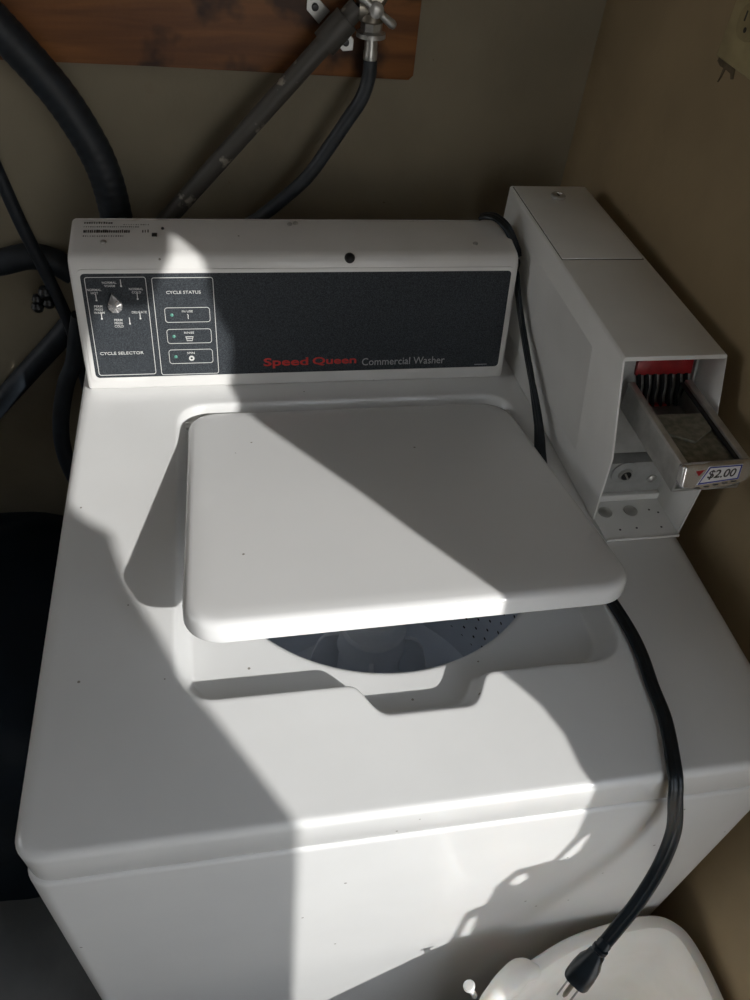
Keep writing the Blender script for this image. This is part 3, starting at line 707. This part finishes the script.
bm = BM(); add_tube(bm, [PM @ Vector((0, -0.0075, 0.061*s)), PM @ Vector((0, -0.0075, 0.062*s+0.026)), PM @ Vector((0, -0.0075, 0.062*s+0.0295))], 0.0024, 12, rfun=lambda t: 0.0024 if t < 0.8 else 0.0012); obj('ground_pin', bm, M_brass, plug)

# ---------------------------------------------------------------- white plastic bin in front of the washer
binroot = thing('waste_bin', 'white plastic bin standing against the front of the washer', 'bin', (0.535, -0.265, 0.0))
BIN0 = [(0.412,-0.062),(0.440,-0.046),(0.512,-0.020),(0.575,-0.0105),(0.624,-0.0095),(0.650,-0.021),(0.664,-0.046),(0.6705,-0.10),(0.671,-0.20),(0.668,-0.38),(0.655,-0.46),(0.615,-0.495),(0.50,-0.50),(0.43,-0.475),(0.402,-0.41),(0.396,-0.25),(0.396,-0.13),(0.400,-0.085)]
def closed_catmull(P, n):
    P = [Vector((x, y, 0)) for x, y in P]; out = []; m = len(P)
    for i in range(m):
        p0, p1, p2, p3 = P[i-1], P[i], P[(i+1) % m], P[(i+2) % m]
        for j in range(n):
            t = j/n
            out.append(0.5*((2*p1)+(p2-p0)*t+(2*p0-5*p1+4*p2-p3)*t*t+(3*p1-p0-3*p2+p3)*t**3))
    return out
BINP = closed_catmull(BIN0, 7)
def bin_loop(k, z, grow=0.0):
    c_ = Vector((0.535, -0.262, 0)); P = []; m = len(BINP)
    for i in range(m):
        t = (BINP[(i+1) % m]-BINP[i-1]).normalized(); nrm = Vector((-t.y, t.x, 0))
        p = BINP[i]
        if nrm.dot(p-c_) < 0: nrm = -nrm
        q = c_+(p-c_)*k+nrm*(grow-0.0065)
        P.append((q.x, q.y, z))
    return P
bm = BM()
loops(bm, [bin_loop(0.80, 0.0, -0.01), bin_loop(0.80, 0.004), bin_loop(1.0, 0.545), bin_loop(1.0, 0.545, 0.004), bin_loop(1.0, 0.552, 0.0065), bin_loop(1.0, 0.560, 0.0065), bin_loop(1.0, 0.565, 0.004), bin_loop(1.0, 0.566, -0.001), bin_loop(1.0, 0.564, -0.008), bin_loop(1.0, 0.556, -0.013), bin_loop(0.985, 0.52, -0.013), bin_loop(0.80, 0.012, -0.006)], cap0=True, cap1=True)
obj('bin_body', bm, M_bin, binroot)
# moulded handle ear with a pin
bm = BM()
earP = [(0.470, -0.046, 0.560), (0.452, -0.046, 0.574), (0.436, -0.054, 0.577), (0.420, -0.062, 0.572), (0.405, -0.070, 0.562), (0.395, -0.085, 0.55)]
add_tube(bm, catmull(earP, 8), 0.012, 16, rfun=lambda t: 0.007+0.007*math.sin(PI*min(1, t*1.15+0.08)))
obj('handle_ear', bm, M_bin, binroot)
bm = BM(); add_lathe(bm, [(0.0032, -0.016), (0.0030, 0.006), (0.0062, 0.0075), (0.0066, 0.0090), (0.0052, 0.0105), (0, 0.0108)], (0.3945, -0.0535, 0.5665), 18, axis_to((-0.35, 0.2, 0.9)), cap=False); obj('handle_pin', bm, M_bin, binroot)

# ---------------------------------------------------------------- plumbing and board on the back wall
bm = BM()
add_prism(bm, [(-0.75, 0.822, 1.206), (0.10, 0.822, 1.203), (0.428, 0.822, 1.1975), (0.4335, 0.822, 1.203), (0.4345, 0.822, 1.36), (-0.75, 0.822, 1.36)], (0, 0.0195, 0), 0.0015, 2)
tag(obj('wooden_board', bm, M_wood), 'dark stained wooden board fixed along the back wall above the washer', 'board')

Yp = 0.785
pipe = thing('water_pipe', 'grey galvanised pipe slanting down from the tap behind the washer', 'pipe', (0.346, Yp, 1.28))
bm = BM(); pdir = Vector((0.225, 0, 0.242)).normalized()
p_top = Vector((0.350, Yp, 1.286)); add_tube(bm, [p_top - pdir*0.45, p_top - pdir*0.2, p_top - pdir*0.0], 0.0115, 20); obj('pipe_run', bm, M_pipe, pipe)
bm = BM(); add_tube(bm, [p_top - pdir*0.056, p_top - pdir*0.054, p_top - pdir*0.020, p_top - pdir*0.018], 0.0160, 20); obj('pipe_coupling', bm, M_pipe, pipe)
pn_ = Vector((-pdir.z, 0, pdir.x))
for s_ in (-1, 1):
    c_ = p_top - pdir*0.039 + pn_*s_*0.0265 + Vector((0, 0.0355, 0))
    bm = BM()
    add_prism(bm, [c_ + pdir*a + pn_*s_*b for a, b in [(0.0095, -0.016), (0.0095, 0.005), (0, 0.013), (-0.0095, 0.005), (-0.0095, -0.016)]], (0, -0.003, 0), 0.0006, 1)
    ear = obj('bracket_ear', bm, M_steel, pipe)
    bm = BM(); add_lathe(bm, [(0.0042, 0), (0.0042, 0.003), (0.003, 0.004), (0, 0.0042)], c_ + Vector((0, -0.002, 0)), 16, axis_to((0, -1, 0)), cap=False); obj('bracket_screw', bm, M_blackpl, ear)

tap = thing('water_tap', 'small metal water tap with a lever handle on the wooden board', 'tap', (0.368, Yp, 1.27))
bm = BM()
add_lathe(bm, [(0.014, -0.028), (0.016, -0.026), (0.016, -0.018), (0.012, -0.014), (0.0175, -0.004), (0.019, 0.006), (0.0175, 0.016), (0.012, 0.022), (0.012, 0.045)], (0.367, Yp, 1.299), 28)
add_lathe(bm, [(0.011, -0.03), (0.012, 0.0), (0.012, 0.022), (0.009, 0.026)], (0.367, Yp, 1.300), 20, axis_to((0, -1, 0.15)))
add_tube(bm, [(0.350, Yp, 1.286), (0.366, Yp, 1.286)], 0.014, 16)
obj('tap_body', bm, M_brass, tap)
bm = BM()
hc = Vector((0.366, Yp-0.030, 1.290)); hd = Vector((0.80, 0, -0.55)).normalized()
add_tube(bm, [hc-hd*0.024, hc-hd*0.020, hc-hd*0.006, hc+hd*0.006, hc+hd*0.024, hc+hd*0.028], 0.005, 14, rfun=lambda t: 0.0052 if 0.1 < t < 0.3 or 0.7 < t < 0.95 else 0.0038)
add_lathe(bm, [(0.0085, -0.004), (0.0085, 0.004), (0.005, 0.006), (0, 0.006)], hc, 18, axis_to((0, -1, 0.1)))
obj('lever_handle', bm, M_steel, tap)

hose = thing('supply_hose', 'thin black rubber hose hanging from the metal tap', 'hose', (0.369, Yp, 1.25))
bm = BM(); cp = Vector((0.3665, Yp, 1.258))
add_lathe(bm, [(0.0150, 0.0), (0.0160, 0.002), (0.0160, 0.004), (0.0130, 0.006), (0.0130, 0.020), (0.0115, 0.022)], (0.3675, Yp, 1.256), 8)
add_lathe(bm, [(0.0175, 0.0), (0.0175, 0.005)], (0.3675, Yp, 1.255), 28)
obj('coupling_nut', bm, M_steel, hose, sharp=20)
bm = BM(); add_lathe(bm, [(0.0070, 0.0), (0.0085, 0.002), (0.0085, 0.010), (0.0078, 0.012), (0.0078, 0.020), (0.0065, 0.024), (0.0065, 0.028)], (0.3685, Yp, 1.229), 20); obj('ferrule', bm, M_steel, hose)
bm = BM(); hp = [(0.3690, Yp, 1.230), (0.3685, Yp, 1.210), (0.3610, Yp, 1.185), (0.342, Yp, 1.155), (0.320, Yp, 1.121), (0.297, Yp, 1.088), (0.268, Yp, 1.060), (0.233, Yp, 1.031), (0.18, Yp, 0.99), (0.13, Yp, 0.90)]
add_tube(bm, catmull(hp, 10), 0.0088, 18); obj('hose_tube', bm, M_hose2, hose)

bm = BM(); hp = [(-0.13, 0.770, 1.345), (-0.075, 0.772, 1.285), (-0.035, 0.775, 1.235), (0.006, 0.778, 1.175), (0.036, 0.778, 1.105), (0.046, 0.775, 1.035), (0.045, 0.77, 0.95), (0.03, 0.768, 0.80)]
bm_f = catmull(hp, 30); n_ = len(bm_f)
add_tube(bm, bm_f, 0.0205, 22, rfun=lambda t: 0.0205+0.0003*math.sin(t*n_*1.35))
tag(obj('drain_hose', bm, M_hose), 'thick dark corrugated hose curving down behind the washer at upper left', 'hose')

bm = BM(); hp = [(-0.111, 0.785, 1.205), (-0.091, 0.785, 1.102), (-0.076, 0.785, 1.022), (-0.060, 0.785, 0.954), (-0.043, 0.785, 0.867), (-0.038, 0.785, 0.780), (-0.037, 0.785, 0.712), (-0.037, 0.785, 0.515)]
add_tube(bm, catmull(hp, 8), 0.0085, 14); rod = tag(obj('wall_cable', bm, M_hose), 'dark slender cable running down the back wall left of the control panel', 'cable')
bm = BM()
for dx, dz, r in ((-0.012, 0.0, 0.010), (-0.024, -0.010, 0.008), (-0.026, -0.022, 0.009), (-0.010, -0.016, 0.009)):
    add_lathe(bm, [(0, -r), (r*0.7, -r*0.7), (r, 0), (r*0.7, r*0.7), (0, r)], (-0.054+dx, 0.785, 0.920+dz), 14, cap=False)
obj('cable_clamp', bm, M_blackpl, rod)
bm = BM(); hp = [(-0.020, 0.757, 0.90), (-0.031, 0.757, 0.863), (-0.043, 0.757, 0.820), (-0.061, 0.757, 0.782), (-0.080, 0.757, 0.716), (-0.087, 0.757, 0.656), (-0.080, 0.757, 0.589), (-0.060, 0.757, 0.522)]
add_tube(bm, catmull(hp, 8), 0.0125, 16); tag(obj('rubber_hose', bm, M_hose), 'dark rubber hose bending down beside the left side of the washer', 'hose')
bm = BM(); hp = [(-0.31, 0.822, 0.56), (-0.202, 0.822, 0.681), (-0.132, 0.822, 0.756), (-0.077, 0.822, 0.814), (-0.045, 0.822, 0.850)]
add_tube(bm, catmull(hp, 8), 0.0165, 16); tag(obj('slanting_hose', bm, M_hose), 'dark hose slanting low across the back wall at the left edge', 'hose')
bm = BM(); hp = [(-0.30, 0.822, 0.925), (-0.20, 0.822, 0.935), (-0.13, 0.822, 0.945), (-0.085, 0.822, 0.955), (-0.055, 0.822, 0.948), (-0.030, 0.822, 0.930)]  # level dark tube in place of a dark band on the wall
add_tube(bm, catmull(hp, 8), 0.018, 16); tag(obj('dark_tube', bm, M_hose), 'short dark tube lying level across the back wall behind the slender cable', 'hose')

# very dark mass on the floor, its kind unknown
bm = BM(); rings = []
nz, na = 26, 72
for j in range(nz+1):
    v = j/nz
    ring = []
    for i in range(na):
        a = 2*PI*i/na; c_, s_ = math.cos(a), math.sin(a)
        pz = 0.565*v; k = (1-max(0, (v-0.72)/0.28)**2.2)**0.5 if v > 0.72 else 1.0
        k = max(k, 0.02)*(1.0-0.10*(1-v)*abs(math.sin(3*a)))
        x = -0.315+0.298*k*math.copysign(abs(c_)**0.62, c_); y = 0.565+0.270*k*math.copysign(abs(s_)**0.62, s_)
        w_ = 0.006*math.sin(7*a+9*v)+0.004*math.sin(13*a-17*v)
        ring.append(bm.verts.new((min(-0.012, x+w_*c_), min(0.832, y+w_*s_), pz)))
    rings.append(ring)
for a, b in zip(rings, rings[1:]): bridge(bm, a, b)
bm.faces.new(rings[0][::-1]); bm.faces.new(rings[-1])
tag(obj('dark_mass', bm, M_mass), 'bulky dark mass on the floor against the left side of the washer', 'sack')

# electrical outlet on the right wall
outl_ = thing('wall_outlet', 'aged ivory electrical outlet on the right wall above the coin box', 'outlet', (XR, 0.510, 1.37))
OM = Matrix(((0, 0, -1, XR), (-1, 0, 0, 0.510), (0, 1, 0, 1.371), (0, 0, 0, 1))) @ Matrix.Rotation(math.radians(-1.0), 4, 'Z')
bm = BM(); add_box(bm, (-0.036, -0.059, 0.0002), (0.036, 0.059, 0.006), 0.002, 3, OM); obj('cover_plate', bm, M_outlet, outl_)
for s_ in (-1, 1):
    bm = BM(); loops(bm, [[OM @ Vector((x, y+s_*0.020, z)) for x, y in rrect(0.034, 0.029, 0.0125, 8)] for z in (0.0055, 0.0082)], cap1=True); sk = obj('socket', bm, M_outlet_d, outl_)
    bm = BM()
    for x in (-0.0063, 0.0063): add_box(bm, (x-0.0011, s_*0.020+0.000, 0.0080), (x+0.0011, s_*0.020+0.0085, 0.0085), M=OM)
    add_lathe(bm, [(0.0024, 0.0080), (0.0024, 0.0085)], OM @ Vector((0, s_*0.020-0.006, 0)), 12, OM.to_3x3())
    obj('socket_slots', bm, M_blackpl, sk, smooth=False)

bm = BM()
for P in ([(-0.0365, -0.0575), (-0.0375, -0.0635), (-0.030, -0.0660), (-0.019, -0.0655), (-0.008, -0.0660), (-0.004, -0.0700), (-0.001, -0.0690), (-0.004, -0.0610), (-0.016, -0.0600)],
          [(-0.0230, -0.0655), (-0.0235, -0.0740), (-0.0250, -0.0790), (-0.0242, -0.0790), (-0.0215, -0.0730), (-0.0195, -0.0655)]):
    add_prism(bm, [OM @ Vector((x, y, 0.0002)) for x, y in P], OM.to_3x3() @ Vector((0, 0, 0.0012)))
obj('peeled_paint', bm, mat('brown_peeled_edge', (0.15, 0.115, 0.07), 0.8, var=0.4, vscale=150), outl_, smooth=False, label='dark peeled paint under the cover plate')
